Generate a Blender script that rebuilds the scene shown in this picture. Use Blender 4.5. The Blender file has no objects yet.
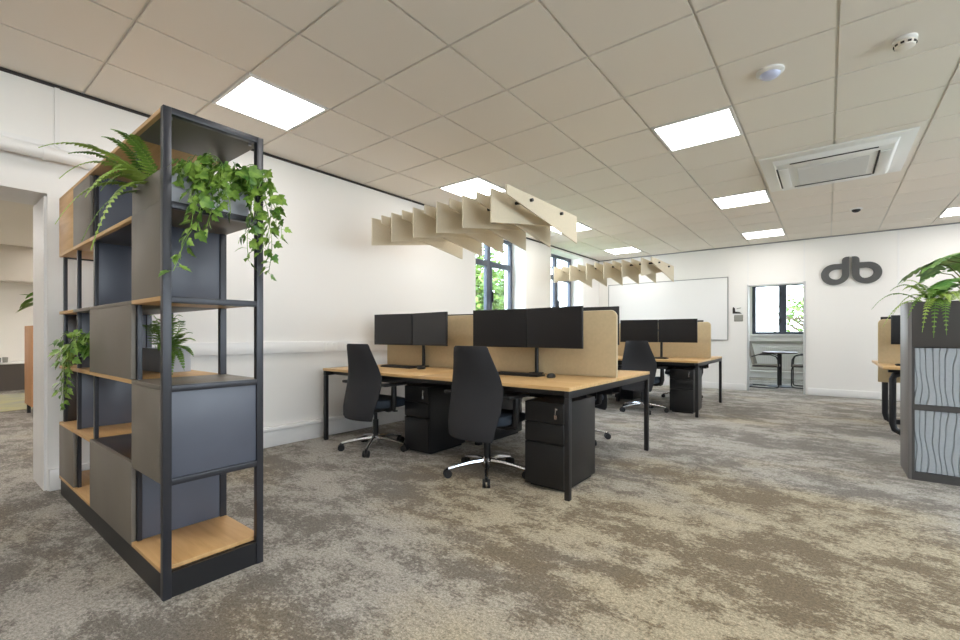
import bpy, bmesh, math, random
from mathutils import Vector, Matrix
random.seed(7)
PI = math.pi
S = bpy.context.scene
C = S.collection

# ------------------------------------------------------------------ materials
def srgb(r, g, b):
    f = lambda v: (v/255/12.92) if v/255 <= .04045 else ((v/255+.055)/1.055)**2.4
    return (f(r), f(g), f(b), 1)

def mat(name, col, rough=.5, metal=0, var=0, vscale=8, bump=0, bscale=60, spec=.5, stretch=None, col2=None, coat=0):
    m = bpy.data.materials.new(name); m.use_nodes = True
    nt = m.node_tree; N = nt.nodes; L = nt.links
    b = N['Principled BSDF']
    b.inputs['Base Color'].default_value = col
    b.inputs['Roughness'].default_value = rough
    b.inputs['Metallic'].default_value = metal
    b.inputs['Specular IOR Level'].default_value = spec
    b.inputs['Coat Weight'].default_value = coat
    tc = N.new('ShaderNodeTexCoord'); mp = N.new('ShaderNodeMapping')
    L.new(tc.outputs['Object'], mp.inputs['Vector'])
    if stretch: mp.inputs['Scale'].default_value = stretch
    if var or col2:
        n = N.new('ShaderNodeTexNoise'); n.inputs['Scale'].default_value = vscale; n.inputs['Detail'].default_value = 5
        L.new(mp.outputs[0], n.inputs['Vector'])
        r = N.new('ShaderNodeValToRGB')
        c2 = col2 or tuple(min(1, c*(1+var)) for c in col[:3])+(1,)
        c1 = col if col2 else tuple(c*(1-var) for c in col[:3])+(1,)
        r.color_ramp.elements[0].color = c1; r.color_ramp.elements[0].position = .35
        r.color_ramp.elements[1].color = c2; r.color_ramp.elements[1].position = .65
        L.new(n.outputs['Fac'], r.inputs['Fac']); L.new(r.outputs['Color'], b.inputs['Base Color'])
    if bump:
        n2 = N.new('ShaderNodeTexNoise'); n2.inputs['Scale'].default_value = bscale; n2.inputs['Detail'].default_value = 3
        L.new(mp.outputs[0], n2.inputs['Vector'])
        bp = N.new('ShaderNodeBump'); bp.inputs['Strength'].default_value = bump; bp.inputs['Distance'].default_value = .01
        L.new(n2.outputs['Fac'], bp.inputs['Height']); L.new(bp.outputs[0], b.inputs['Normal'])
    return m

def emis(name, col, st):
    m = bpy.data.materials.new(name); m.use_nodes = True
    b = m.node_tree.nodes['Principled BSDF']
    b.inputs['Base Color'].default_value = (.8, .8, .8, 1)
    b.inputs['Emission Color'].default_value = col; b.inputs['Emission Strength'].default_value = st
    return m

def oak(name, c1, c2, stretch, rough=.45):
    m = bpy.data.materials.new(name); m.use_nodes = True
    nt = m.node_tree; N = nt.nodes; L = nt.links; b = N['Principled BSDF']
    b.inputs['Roughness'].default_value = rough
    tc = N.new('ShaderNodeTexCoord'); mp = N.new('ShaderNodeMapping'); mp.inputs['Scale'].default_value = stretch
    L.new(tc.outputs['Object'], mp.inputs['Vector'])
    n = N.new('ShaderNodeTexNoise'); n.inputs['Scale'].default_value = 3; n.inputs['Detail'].default_value = 8; n.inputs['Distortion'].default_value = .6
    L.new(mp.outputs[0], n.inputs['Vector'])
    r = N.new('ShaderNodeValToRGB'); r.color_ramp.elements[0].color = c1; r.color_ramp.elements[0].position = .3
    r.color_ramp.elements[1].color = c2; r.color_ramp.elements[1].position = .7
    L.new(n.outputs['Fac'], r.inputs['Fac']); L.new(r.outputs[0], b.inputs['Base Color'])
    return m

def carpet():
    m = bpy.data.materials.new('mottled_carpet'); m.use_nodes = True
    nt = m.node_tree; N = nt.nodes; L = nt.links; b = N['Principled BSDF']
    b.inputs['Roughness'].default_value = .95; b.inputs['Specular IOR Level'].default_value = .15
    b.inputs['Sheen Weight'].default_value = .15
    tc = N.new('ShaderNodeTexCoord')
    def noise(scale, det, st=(1, 1, 1), rough=.5, dist=0, off=(0, 0, 0)):
        mp = N.new('ShaderNodeMapping'); mp.inputs['Scale'].default_value = st; mp.inputs['Location'].default_value = off
        L.new(tc.outputs['Object'], mp.inputs['Vector'])
        n = N.new('ShaderNodeTexNoise'); n.inputs['Scale'].default_value = scale; n.inputs['Detail'].default_value = det
        n.inputs['Roughness'].default_value = rough; n.inputs['Distortion'].default_value = dist
        L.new(mp.outputs[0], n.inputs['Vector']); return n
    def ramp(src, p0, p1, c0, c1):
        r = N.new('ShaderNodeValToRGB'); e = r.color_ramp.elements
        e[0].position = p0; e[0].color = c0; e[1].position = p1; e[1].color = c1
        L.new(src, r.inputs['Fac']); return r
    def mix(fac, a, c, mode='MIX'):
        x = N.new('ShaderNodeMixRGB'); x.blend_type = mode
        if isinstance(fac, float): x.inputs['Fac'].default_value = fac
        else: L.new(fac, x.inputs['Fac'])
        L.new(a, x.inputs['Color1']); L.new(c, x.inputs['Color2']); return x
    W = (1, 1, 1, 1); K = (0, 0, 0, 1)
    # broad hue fields: grey-taupe and sand-brown tones
    # broad hue fields (two carpet tones, sandier towards the middle of the room, broken up by noise)
    mg = N.new('ShaderNodeMapping'); mg.inputs['Location'].default_value = (.10*.35, -2.3*.45, 0); mg.inputs['Scale'].default_value = (.35, .45, 1)
    gr = N.new('ShaderNodeTexGradient'); gr.gradient_type = 'SPHERICAL'
    L.new(tc.outputs['Object'], mg.inputs['Vector']); L.new(mg.outputs[0], gr.inputs['Vector'])
    ad = N.new('ShaderNodeMath'); ad.operation = 'MULTIPLY_ADD'; ad.inputs[1].default_value = .45
    L.new(gr.outputs['Fac'], ad.inputs[0]); L.new(noise(.9, 4, (.7, 1.2, 1)).outputs['Fac'], ad.inputs[2])
    hue = ramp(ad.outputs[0], .56, .76, K, W)
    big = noise(1.5, 12, (.9, 1.15, 1), .72, 0, (3.1, 1.7, 0))
    mid = noise(7, 8, (.8, 1.25, 1), .75)
    sm = N.new('ShaderNodeMath'); sm.operation = 'MULTIPLY_ADD'; sm.inputs[1].default_value = .6
    L.new(mid.outputs['Fac'], sm.inputs[0]); L.new(big.outputs['Fac'], sm.inputs[2])
    gn = noise(48, 4, (.9, 1.1, 1), .8, off=(5, 2, 0))
    sg = N.new('ShaderNodeMath'); sg.operation = 'MULTIPLY_ADD'; sg.inputs[1].default_value = .55
    L.new(gn.outputs['Fac'], sg.inputs[0]); L.new(sm.outputs[0], sg.inputs[2])
    hf = N.new('ShaderNodeMath'); hf.operation = 'MULTIPLY'; hf.inputs[1].default_value = .5
    L.new(sg.outputs[0], hf.inputs[0])
    patch = ramp(hf.outputs[0], .515, .565, K, W)
    lt = ramp(hue.outputs[0], 0, 1, srgb(206, 196, 184), srgb(218, 199, 165))
    dk = ramp(hue.outputs[0], 0, 1, srgb(134, 124, 113), srgb(138, 117, 88))
    basec = mix(patch.outputs[0], dk.outputs[0], lt.outputs[0])
    fine = ramp(noise(55, 5, (.85, 1.15, 1), .8).outputs['Fac'], .38, .62, (.42, .41, .39, 1), W)
    c2 = mix(.75, basec.outputs[0], fine.outputs[0], 'MULTIPLY')
    pile = ramp(noise(110, 3, rough=.85).outputs['Fac'], .38, .62, (.30, .33, .32, 1), W)
    c3 = mix(.8, c2.outputs[0], pile.outputs[0], 'MULTIPLY')
    g = N.new('ShaderNodeGamma'); g.inputs['Gamma'].default_value = .85
    L.new(c3.outputs[0], g.inputs['Color'])
    L.new(g.outputs[0], b.inputs['Base Color'])
    bp = N.new('ShaderNodeBump'); bp.inputs['Strength'].default_value = .6; bp.inputs['Distance'].default_value = .006
    L.new(noise(260, 2).outputs['Fac'], bp.inputs['Height']); L.new(bp.outputs[0], b.inputs['Normal'])
    return m
CARPET_OFF = (2.3, .4)

M = {}
M['wall'] = mat('white_paint', srgb(238, 235, 231), .75, bump=.03, bscale=40)
M['wall2'] = mat('white_board', srgb(240, 239, 238), .18)
M['skirt'] = mat('white_gloss', srgb(235, 233, 231), .35)
M['tile'] = mat('ceiling_tile', srgb(238, 231, 221), .9, bump=.05, bscale=300)
M['tbar'] = mat('ceiling_grid', srgb(225, 221, 213), .6)
M['edge'] = mat('shadow_gap_trim', srgb(45, 38, 34), .6)
M['carpet'] = carpet()
M['black'] = mat('black_powder_coat', srgb(27, 27, 30), .42)
M['frame'] = mat('shelf_frame_metal', srgb(52, 53, 59), .33, .2)
M['taupe'] = mat('taupe_panel', srgb(118, 110, 100), .45, var=.06, vscale=3)
M['blue'] = mat('panel_blue_daylight', srgb(88, 92, 104), .35, var=.06, vscale=3)  # same grey panels, with reflected blue daylight painted into the colour
M['brown'] = mat('dark_panel', srgb(60, 50, 45), .3)
M['oak'] = oak('oak_laminate', srgb(196, 152, 98), srgb(216, 175, 120), (1, 9, 9))
M['oakd'] = oak('oak_desk_top', srgb(205, 163, 108), srgb(226, 189, 136), (1, 14, 14), .38)
M['oakp'] = oak('oak_cabinet', srgb(190, 135, 90), srgb(205, 152, 105), (9, 9, 1))
M['felt'] = mat('tan_felt', srgb(203, 183, 147), .95, bump=.15, bscale=400, var=.03, vscale=40)
M['baffle'] = mat('cream_felt', srgb(214, 203, 180), .9, bump=.1, bscale=400, var=.02, vscale=60)
M['fabric'] = mat('black_mesh_fabric', srgb(45, 45, 49), .85, bump=.2, bscale=500)
M['seat'] = mat('seat_fabric', srgb(44, 54, 66), .8, bump=.15, bscale=500)  # black cushion, its bluish reflected sheen put into the base colour
M['plastic'] = mat('black_plastic', srgb(24, 24, 26), .45)
M['screen'] = mat('screen_glass', srgb(30, 29, 31), .3)
M['chrome'] = mat('polished_aluminium', srgb(215, 215, 218), .18, 1)
M['steel'] = mat('brushed_steel', srgb(170, 170, 172), .35, 1)
M['ped'] = mat('pedestal_steel', srgb(29, 29, 31), .38)
M['win'] = mat('grey_window_frame', srgb(80, 85, 98), .4)
M['alu'] = mat('aluminium_trim', srgb(150, 150, 152), .4, .5)
M['white'] = mat('white_plastic', srgb(236, 235, 232), .4)
M['grille'] = mat('grille_white', srgb(226, 224, 221), .5)
M['logo'] = mat('grey_sign_paint', srgb(84, 84, 84), .4)
M['greyp'] = mat('grey_plate', srgb(140, 138, 130), .5)
M['planter'] = mat('grey_planter', srgb(172, 173, 180), .4)
M['soil'] = mat('soil', srgb(60, 45, 34), .95, bump=.6, bscale=60)
M['fern'] = mat('fern_leaf', srgb(84, 122, 46), .5, col2=srgb(128, 164, 70), vscale=9)
M['fernl'] = mat('fern_leaf_bright', srgb(128, 160, 60), .45, col2=srgb(178, 204, 100), vscale=9)
M['ivy'] = mat('ivy_leaf', srgb(66, 112, 40), .4, col2=srgb(156, 188, 84), vscale=16)
M['mon'] = mat('monstera_leaf', srgb(92, 146, 76), .35, col2=srgb(156, 196, 110), vscale=14)
M['stem'] = mat('green_stem', srgb(104, 112, 56), .6)
M['cabdark'] = mat('dark_grey_cabinet', srgb(74, 72, 72), .4)
M['cabside'] = mat('grey_cabinet_side', srgb(112, 108, 106), .4)
M['wavy'] = mat('wavy_felt', srgb(168, 175, 181), .7, var=.03, vscale=50)
M['light'] = emis('lit_diffuser', (1, .975, .94, 1), 11)
M['grey_fab'] = mat('grey_chair_fabric', srgb(140, 134, 124), .85, bump=.2, bscale=300)
M['bark'] = mat('bark', srgb(96, 80, 62), .9, bump=.5, bscale=20)
M['tree'] = mat('tree_leaf', srgb(70, 100, 36), .7, col2=srgb(132, 156, 70), vscale=2)
M['grass'] = mat('grass', srgb(110, 135, 70), .9, col2=srgb(140, 160, 90), vscale=2)
M['counter'] = mat('dark_counter_front', srgb(92, 84, 78), .5)
M['cream'] = mat('cream_wall', srgb(245, 240, 232), .8)
M['bulk'] = mat('bulkhead_paint', srgb(212, 203, 190), .8)
M['ygreen'] = mat('green_carpet', srgb(176, 170, 128), .95, col2=srgb(158, 156, 138), vscale=3)
def glass_mat():
    m = bpy.data.materials.new('window_glass'); m.use_nodes = True
    nt = m.node_tree; N = nt.nodes; L = nt.links
    N.remove(N['Principled BSDF']); out = N['Material Output']
    t = N.new('ShaderNodeBsdfTransparent'); t.inputs[0].default_value = (.96, .98, .98, 1)
    g = N.new('ShaderNodeBsdfGlossy'); g.inputs['Roughness'].default_value = .03
    x = N.new('ShaderNodeMixShader'); x.inputs[0].default_value = .05
    L.new(t.outputs[0], x.inputs[1]); L.new(g.outputs[0], x.inputs[2]); L.new(x.outputs[0], out.inputs['Surface'])
    return m
M['glass'] = glass_mat()

# ------------------------------------------------------------------ mesh builder
class MB:
    def __init__(s): s.v = []; s.f = []
    def add(s, vs, fs):
        o = len(s.v); s.v += [Vector(v) for v in vs]; s.f += [tuple(i+o for i in f) for f in fs]; return s
    def box(s, x0, x1, y0, y1, z0, z1, mt=None):
        vs = [Vector((x, y, z)) for z in (z0, z1) for y in (y0, y1) for x in (x0, x1)]
        if mt: vs = [mt @ v for v in vs]
        return s.add(vs, [(0, 2, 3, 1), (4, 5, 7, 6), (0, 1, 5, 4), (2, 6, 7, 3), (0, 4, 6, 2), (1, 3, 7, 5)])
    def tube(s, pts, r, n=8, cap=True):
        pts = [Vector(p) for p in pts]; rs = r if isinstance(r, (list, tuple)) else [r]*len(pts)
        rings = []; prev = None
        for i, p in enumerate(pts):
            d = (pts[min(i+1, len(pts)-1)]-pts[max(i-1, 0)]).normalized()
            if prev is None: a = d.orthogonal().normalized()
            else:
                a = prev-d*prev.dot(d)
                a = a.normalized() if a.length > 1e-6 else d.orthogonal().normalized()
            prev = a; b = d.cross(a)
            rings.append([p+(a*math.cos(2*PI*k/n)+b*math.sin(2*PI*k/n))*rs[i] for k in range(n)])
        o = len(s.v)
        for rg in rings: s.v += rg
        for i in range(len(pts)-1):
            for k in range(n):
                k2 = (k+1) % n
                s.f.append((o+i*n+k, o+i*n+k2, o+(i+1)*n+k2, o+(i+1)*n+k))
        if cap:
            s.f.append(tuple(o+k for k in reversed(range(n)))); s.f.append(tuple(o+(len(pts)-1)*n+k for k in range(n)))
        return s
    def lathe(s, prof, c=(0, 0, 0), n=24, mt=None):
        o = len(s.v); c = Vector(c)
        for r, z in prof:
            for k in range(n):
                v = Vector((r*math.cos(2*PI*k/n), r*math.sin(2*PI*k/n), z))
                s.v.append((mt @ v if mt else v)+c)
        for i in range(len(prof)-1):
            for k in range(n):
                k2 = (k+1) % n
                s.f.append((o+i*n+k, o+i*n+k2, o+(i+1)*n+k2, o+(i+1)*n+k))
        s.f.append(tuple(o+k for k in reversed(range(n)))); s.f.append(tuple(o+(len(prof)-1)*n+k for k in range(n)))
        return s
    def prism(s, poly, axis, a0, a1):
        # poly: 2D points; axis 0:x (pts=y,z) 1:y (pts=x,z) 2:z (pts=x,y)
        def P(p, a):
            return {0: (a, p[0], p[1]), 1: (p[0], a, p[1]), 2: (p[0], p[1], a)}[axis]
        n = len(poly)
        vs = [P(p, a0) for p in poly]+[P(p, a1) for p in poly]
        fs = [tuple(reversed(range(n))), tuple(range(n, 2*n))]+[(i, (i+1) % n, n+(i+1) % n, n+i) for i in range(n)]
        return s.add(vs, fs)
    def build(s, name, m, parent=None, bevel=0, smooth=False, sub=0, origin=None, seg=2):
        if parent is not None and parent.get('_w'):
            off = Vector(parent['_w'])
        elif parent is not None and parent.get('_o'): off = Vector(parent['_o'])
        else: off = Vector((0, 0, 0))
        vs = s.v
        org = Vector(origin) if origin is not None else None
        me = bpy.data.meshes.new(name)
        sh = off if parent is not None else (org or Vector((0, 0, 0)))
        me.from_pydata([v-sh for v in vs], [], s.f)
        bm = bmesh.new(); bm.from_mesh(me); bmesh.ops.recalc_face_normals(bm, faces=bm.faces)
        if bevel:
            es = [e for e in bm.edges if len(e.link_faces) == 2 and e.calc_face_angle(0) > .6]
            bmesh.ops.bevel(bm, geom=es, offset=bevel, segments=seg, profile=.5, affect='EDGES', clamp_overlap=True)
        bm.to_mesh(me); bm.free()
        if smooth or bevel:
            for p in me.polygons: p.use_smooth = True
            if not sub: me.set_sharp_from_angle(angle=math.radians(40))
        me.materials.append(M[m] if isinstance(m, str) else m)
        o = bpy.data.objects.new(name, me); C.objects.link(o)
        if parent is not None: o.parent = parent
        elif org: o.location = org
        if parent is not None: o['_o'] = list(off) if off.length else None
        if not o.get('_o') and '_o' in o.keys(): del o['_o']
        if sub:
            md = o.modifiers.new('sub', 'SUBSURF'); md.levels = sub; md.render_levels = sub
        return o

def B(*a): return MB().box(*a)
def struct(o): o['kind'] = 'structure'; return o
def tag(o, label, cat, group=None, kind=None):
    o['label'] = label; o['category'] = cat
    if group: o['group'] = group
    if kind: o['kind'] = kind
    return o
def thing(name, label, cat, loc=(0, 0, 0), group=None, local=False):
    """Empty at the thing's base. local=False: parts are written in world coordinates."""
    e = bpy.data.objects.new(name, None); C.objects.link(e); e.location = loc; e.empty_display_size = .1
    if not local: e['_w'] = list(loc)
    tag(e, label, cat, group); return e
def kids(o): return [c for c in bpy.data.objects if c.parent == o]
def dup(root, loc, rz=0, label=None, group=None, parent=None):
    c = root.copy(); C.objects.link(c)
    if parent is None:
        c.location = loc; c.rotation_euler = (0, 0, rz)
        if label: c['label'] = label
        if group: c['group'] = group
    else: c.parent = parent
    for k in kids(root): dup(k, None, parent=c)
    return c

# ------------------------------------------------------------------ room shell
XL, XR, YF, YB, H = -4.14, 4.6, -3.0, 9.75, 2.75
WT = .45
struct(B(XL-.02, XR+.3, YF-.3, 13.3, -.12, 0).build('floor', 'carpet'))
struct(B(-13, XL-.02, -3.3, 4.0, -.12, 0).build('floor_annex', 'carpet'))

def wall_x(name, x0, x1, y0, y1, z1, holes, m='wall'):
    """wall slab between x0..x1 running along y with rectangular holes (ya,yb,za,zb)"""
    mb = MB(); hs = sorted(holes); y = y0
    for (a, b, c, d) in hs:
        mb.box(x0, x1, y, a, 0, z1)
        if c > 0: mb.box(x0, x1, a, b, 0, c)
        if d < z1: mb.box(x0, x1, a, b, d, z1)
        y = b
    mb.box(x0, x1, y, y1, 0, z1)
    return struct(mb.build(name, m))
def wall_y(name, y0, y1, x0, x1, z1, holes, m='wall'):
    mb = MB(); hs = sorted(holes); x = x0
    for (a, b, c, d) in hs:
        mb.box(x, a, y0, y1, 0, z1)
        if c > 0: mb.box(a, b, y0, y1, 0, c)
        if d < z1: mb.box(a, b, y0, y1, d, z1)
        x = b
    mb.box(x, x1, y0, y1, 0, z1)
    return struct(mb.build(name, m))

SILL = .98
WZ = 2.70
wall_x('wall_left', XL-WT, XL, YF, 13.2, H+.1, [(-1.3, .575, 0, 2.0), (5.2, 6.6, SILL, WZ), (7.5, 8.9, SILL, WZ), (10.4, 12.2, SILL, WZ)])
wall_x('wall_right', XR, XR+.3, YF, 13.2, H+.1, [(-2.0, .4, .9, 2.5), (1.4, 3.8, .9, 2.5), (4.8, 7.2, .9, 2.5)])
wall_y('wall_front', YF-.3, YF, XL-WT, XR+.3, H+.1, [])
wall_y('wall_back', YB, YB+.1, XL, XR, H+.1, [(-1.19, -.33, 0, 1.98)])
FY = 13.0
wall_y('wall_beyond', FY, FY+.3, XL, XR, H+.1, [(-1.5, .3, 1.07, 2.3)])
# room through the opening in the left wall
wall_x('wall_far_left', -13.0, -12.7, -3.3, 4.0, H+.1, [], 'cream')
wall_y('wall_annex_front', -3.3, -3.0, -13.0, XL-WT, H+.1, [], 'wall')
wall_y('wall_annex_back', 3.7, 4.0, -13.0, XL-WT, H+.1, [], 'wall')

# ceiling: grid soffit with raised tiles, one mesh per room (tiles are the pattern)
LIGHTS = [(-1, -3), (3, -3), (3, 1), (-1, 1), (3, 5), (3, 9), (-1, 9), (7, 9), (-1, 5), (7, 1), (7, 5), (7, -3), (-1, -7), (3, -7), (7, -7)]
GX, GY = -2.957, 3.155
AC = [(4, 3), (4, 4), (5, 3), (5, 4)]
mb = MB(); gb = MB()
gap = .0085
for i in range(-2, 13):
    for j in range(-11, 11):
        if (i, j) in LIGHTS: continue
        x0 = max(GX+.6*i, XL); x1 = min(GX+.6*(i+1), XR); y0 = max(GY+.6*j, YF); y1 = min(GY+.6*(j+1), YB)
        if x1-x0 < .03 or y1-y0 < .03: continue
        mb.box(x0+gap if x0 > XL else x0, x1-gap if x1 < XR else x1, y0+gap if y0 > YF else y0, y1-gap if y1 < YB else y1, H, H+.02)
struct(mb.build('ceiling', 'tile', bevel=0))
# slab + white T-bars a little above tile faces
gb.box(XL-WT, XR+.3, YF-.3, YB+.1, H+.1, H+.2)
struct(gb.build('ceiling_slab', 'tbar'))
tb = MB(); tb.box(XL, XR, YF, YB, H+.012, H+.03)
struct(tb.build('ceiling_grid', 'tbar'))
struct(B(XL-WT, XR+.3, YB+.1, 13.3, H, H+.2).build('ceiling_beyond', 'tile'))
struct(B(-13.0, XL-WT, -3.3, 4.0, H, H+.2).build('ceiling_annex', 'tile'))
# dark shadow-gap trims
struct(B(XL, XL+.012, YF, YB, H-.022, H-.002).build('trim_1', 'edge'))
struct(B(XL+.02, XR, YB-.014, YB, H-.02, H-.002).build('trim_2', 'alu'))
# bulkhead in the room to the left
struct(B(-12.7, -12.2, -3.0, 3.7, 2.08, H).build('bulkhead', 'bulk'))

# skirtings and trunking
struct(B(XL, XL+.03, .58, YB, 0, .145).build('baseboard_left', 'skirt', bevel=.006))
mbb = MB(); mbb.box(XL+.03, -1.23, YB-.02, YB, 0, .12); mbb.box(-.28, XR, YB-.02, YB, 0, .12)
struct(mbb.build('baseboard_back', 'skirt', bevel=.004))
struct(B(XL, XR, FY-.02, FY, 0, .12).build('baseboard_beyond', 'skirt'))
# skirting trunking top box on the left wall
struct(B(XL, XL+.055, 1.0, YB-.1, .147, .19).build('trim_3', 'skirt', bevel=.012))
# thin cover strips on back wall seams, on the left wall
for k, (x) in enumerate((-1.19, -.33, .89, 3.2)):
    z0 = 1.98 if k < 2 else .12
    struct(B(x-.012, x+.012, YB-.006, YB, z0, H-.02).build('trim_%d' % (4+k), 'skirt'))
struct(B(XL, XL+.012, .61, .635, 2.33, H-.022).build('trim_8', 'skirt'))
# frame of the doorway in the back wall
mb = MB()
for a, b in ((-1.205, -1.18), (-.345, -.31)): mb.box(a, b, YB-.015, YB+.115, 0, 2.0)
mb.box(-1.18, -.345, YB-.008, YB+.108, 1.965, 1.985)
struct(mb.build('door_1', mat('door_lining', srgb(196, 196, 196), .4), bevel=.003))
# reveal lining of the wide opening on the left
struct(MB().box(XL-WT+.02, XL-.02, .560, .576, 0, 1.985).build('door_2', 'skirt'))

# windows -------------------------------------------------------------------
def window_x(idx, x, y0, y1, z0, z1, mull, transom=None, handle=True):
    f = struct(MB().box(x-.03, x+.03, y0, y0+.06, z0, z1).box(x-.03, x+.03, y1-.06, y1, z0, z1)
               .box(x-.03, x+.03, y0+.06, y1-.06, z0, z0+.06).box(x-.03, x+.03, y0+.06, y1-.06, z1-.06, z1)
               .build('window_%d' % idx, 'win', bevel=.004))
    mb = MB().box(x-.035, x+.04, mull-.045, mull+.045, z0+.06, z1-.06)
    mb.build('mullion', 'win', f, bevel=.004)
    if transom:
        MB().box(x-.035, x+.045, y0+.06, mull-.045, transom-.03, transom+.03).box(x-.035, x+.045, mull+.045, y1-.06, transom-.03, transom+.03).build('transom', 'win', f, bevel=.004)
        # opening sashes below the transom
        for a, b in ((y0+.06, mull-.045), (mull+.045, y1-.06)):
            t = transom-.03
            MB().box(x-.02, x+.05, a, a+.03, z0+.06, t).box(x-.02, x+.05, b-.03, b, z0+.06, t).box(x-.02, x+.05, a+.03, b-.03, z0+.06, z0+.09).box(x-.02, x+.05, a+.03, b-.03, t-.03, t).build('sash', 'win', f, bevel=.004)
    if handle:
        MB().box(x+.05, x+.075, mull+.055, mull+.08, 1.6, 1.76).box(x+.05, x+.1, mull+.058, mull+.077, 1.74, 1.76).build('window_handle', 'plastic', f, bevel=.004)
    MB().box(x-.008, x-.002, y0+.05, y1-.05, z0+.05, z1-.05).build('glass_pane', 'glass', f)
    return f
window_x(1, -4.45, 5.2, 6.6, SILL, WZ, 5.9, 2.24)
window_x(2, -4.45, 7.5, 8.9, SILL, WZ, 8.2, 2.24)
window_x(3, XR+.2, -2.0, .4, .9, 2.5, -.8, None, False)
window_x(4, XR+.2, 1.4, 3.8, .9, 2.5, 2.6, None, False)
window_x(5, XR+.2, 4.8, 7.2, .9, 2.5, 6.0, None, False)
window_x(7, -4.45, 10.4, 12.2, SILL, WZ, 11.3, None, False)  # unseen window added to give the rear room daylight
# window of the room behind
wy = FY+.08
f = struct(MB().box(-1.5, -1.42, wy-.03, wy+.03, 1.07, 2.3).box(.22, .3, wy-.03, wy+.03, 1.07, 2.3).box(-1.42, .22, wy-.03, wy+.03, 1.07, 1.13).box(-1.42, .22, wy-.03, wy+.03, 2.24, 2.3).build('window_6', 'win', bevel=.004))
MB().box(-.945, -.79, wy-.04, wy+.04, 1.13, 2.24).build('mullion', 'win', f, bevel=.004)
MB().box(-1.45, .25, wy+.0, wy+.006, 1.1, 2.27).build('glass_pane', 'glass', f)
for zz in (1.35, 2.0): MB().box(-.91, -.89, wy-.06, wy-.04, zz, zz+.1).build('window_hinge', 'plastic', f)
struct(B(-1.52, .32, FY-.06, FY+.05, 1.03, 1.07).build('trim_9', 'skirt', bevel=.004))

# portals help the daylight sampling
def area(name, loc, rot, sx, sy, e, col=(1, 1, 1), portal=False):
    l = bpy.data.lights.new(name, 'AREA'); l.shape = 'RECTANGLE'; l.size = sx; l.size_y = sy; l.energy = e; l.color = col
    if portal: l.cycles.is_portal = True
    o = bpy.data.objects.new(name, l); o.location = loc; o.rotation_euler = rot; C.objects.link(o); return o
for yc, w in ((5.9, 1.4), (8.2, 1.4), (11.3, 1.8)): area('daylight_portal', (-4.5, yc, 1.84), (0, -PI/2, 0), 1.72, w, 1, portal=True)
for yc in (-.8, 2.6, 6.0): area('daylight_portal', (XR+.25, yc, 1.7), (0, PI/2, 0), 1.6, 2.4, 1, portal=True)
area('daylight_portal', (-.6, FY+.2, 1.68), (-PI/2, 0, 0), 1.8, 1.2, 1, portal=True)

# ------------------------------------------------------------------ ceiling fittings
plabels = {(-1, -3): 'lit square ceiling panel above the tall shelving unit, nearest on the left',
 (3, 1): 'large lit square ceiling panel right of the front baffle raft',
 (-1, 1): 'lit ceiling panel directly behind and above the front baffle raft',
 (3, 5): 'lit ceiling panel on the left of the air conditioning cassette',
 (3, 9): 'lit ceiling panel close to the back wall above the doorway',
 (-1, 9): 'lit ceiling panel just above the rear baffle raft',
 (7, 9): 'lit ceiling panel at the right edge of the picture',
 (-1, 5): 'lit ceiling panel peeping out beside the right end of the front baffle raft'}
proto = None
for (i, j) in LIGHTS:
    x0 = GX+.6*i; y0 = GY+.6*j; loc = (x0+.3, y0+.3, H-.006)
    lab = plabels.get((i, j), 'lit square ceiling panel outside the picture')
    if proto is None:
        t = thing('ceiling_light', lab, 'light', loc, 'square ceiling light panels', local=True)
        MB().box(-.292, .292, -.292, -.27, 0, .017).box(-.292, .292, .27, .292, 0, .017).box(-.292, -.27, -.27, .27, 0, .017).box(.27, .292, -.27, .27, 0, .017).build('light_frame', 'white', t)
        MB().box(-.27, .27, -.27, .27, .004, .012).build('diffuser', 'light', t)
        proto = t
    else: dup(proto, loc, 0, lab)
# panels added out of view to brighten the two neighbouring rooms
for x in (-5.6, -7.2, -8.8, -10.4, -11.7):
    for y in (-1.0, 2.1):
        dup(proto, (x, y, H-.018), 0, 'unseen ceiling panel added to brighten the room beyond the left opening')
dup(proto, (-6.4, .2, H-.018), 0, 'unseen ceiling panel added to brighten the room beyond the left opening')
for x in (-2.6, 1.2):
    dup(proto, (x, 11.2, H-.018), 0, 'unseen ceiling panel added to brighten the room beyond the doorway')

# air-conditioning cassette
ax, ay = .03, 5.66
t = thing('air_conditioner', 'white ceiling air conditioning cassette with grey intake grille', 'air conditioner', (ax, ay, H))
MB().box(ax-.56, ax+.56, ay-.6, ay+.6, H-.018, H-.001).build('cover_panel', 'white', t, bevel=.004)
def frus(x0, x1, y0, y1, z0, d, z1):
    vs = [(x0, y0, z1), (x1, y0, z1), (x1, y1, z1), (x0, y1, z1), (x0+d, y0+d, z0), (x1-d, y0+d, z0), (x1-d, y1-d, z0), (x0+d, y1-d, z0)]
    return MB().add(vs, [(0, 1, 2, 3), (4, 7, 6, 5), (0, 4, 5, 1), (1, 5, 6, 2), (2, 6, 7, 3), (3, 7, 4, 0)])
frus(ax-.46, ax+.46, ay-.5, ay+.5, H-.06, .03, H-.018).build('cassette_face', 'white', t, bevel=.008)
mb = MB()
for k in range(30):
    y = ay-.27+k*.0185; mb.box(ax-.27, ax+.27, y, y+.011, H-.07, H-.061)
mb.build('intake_grille', 'grille', t)
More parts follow.
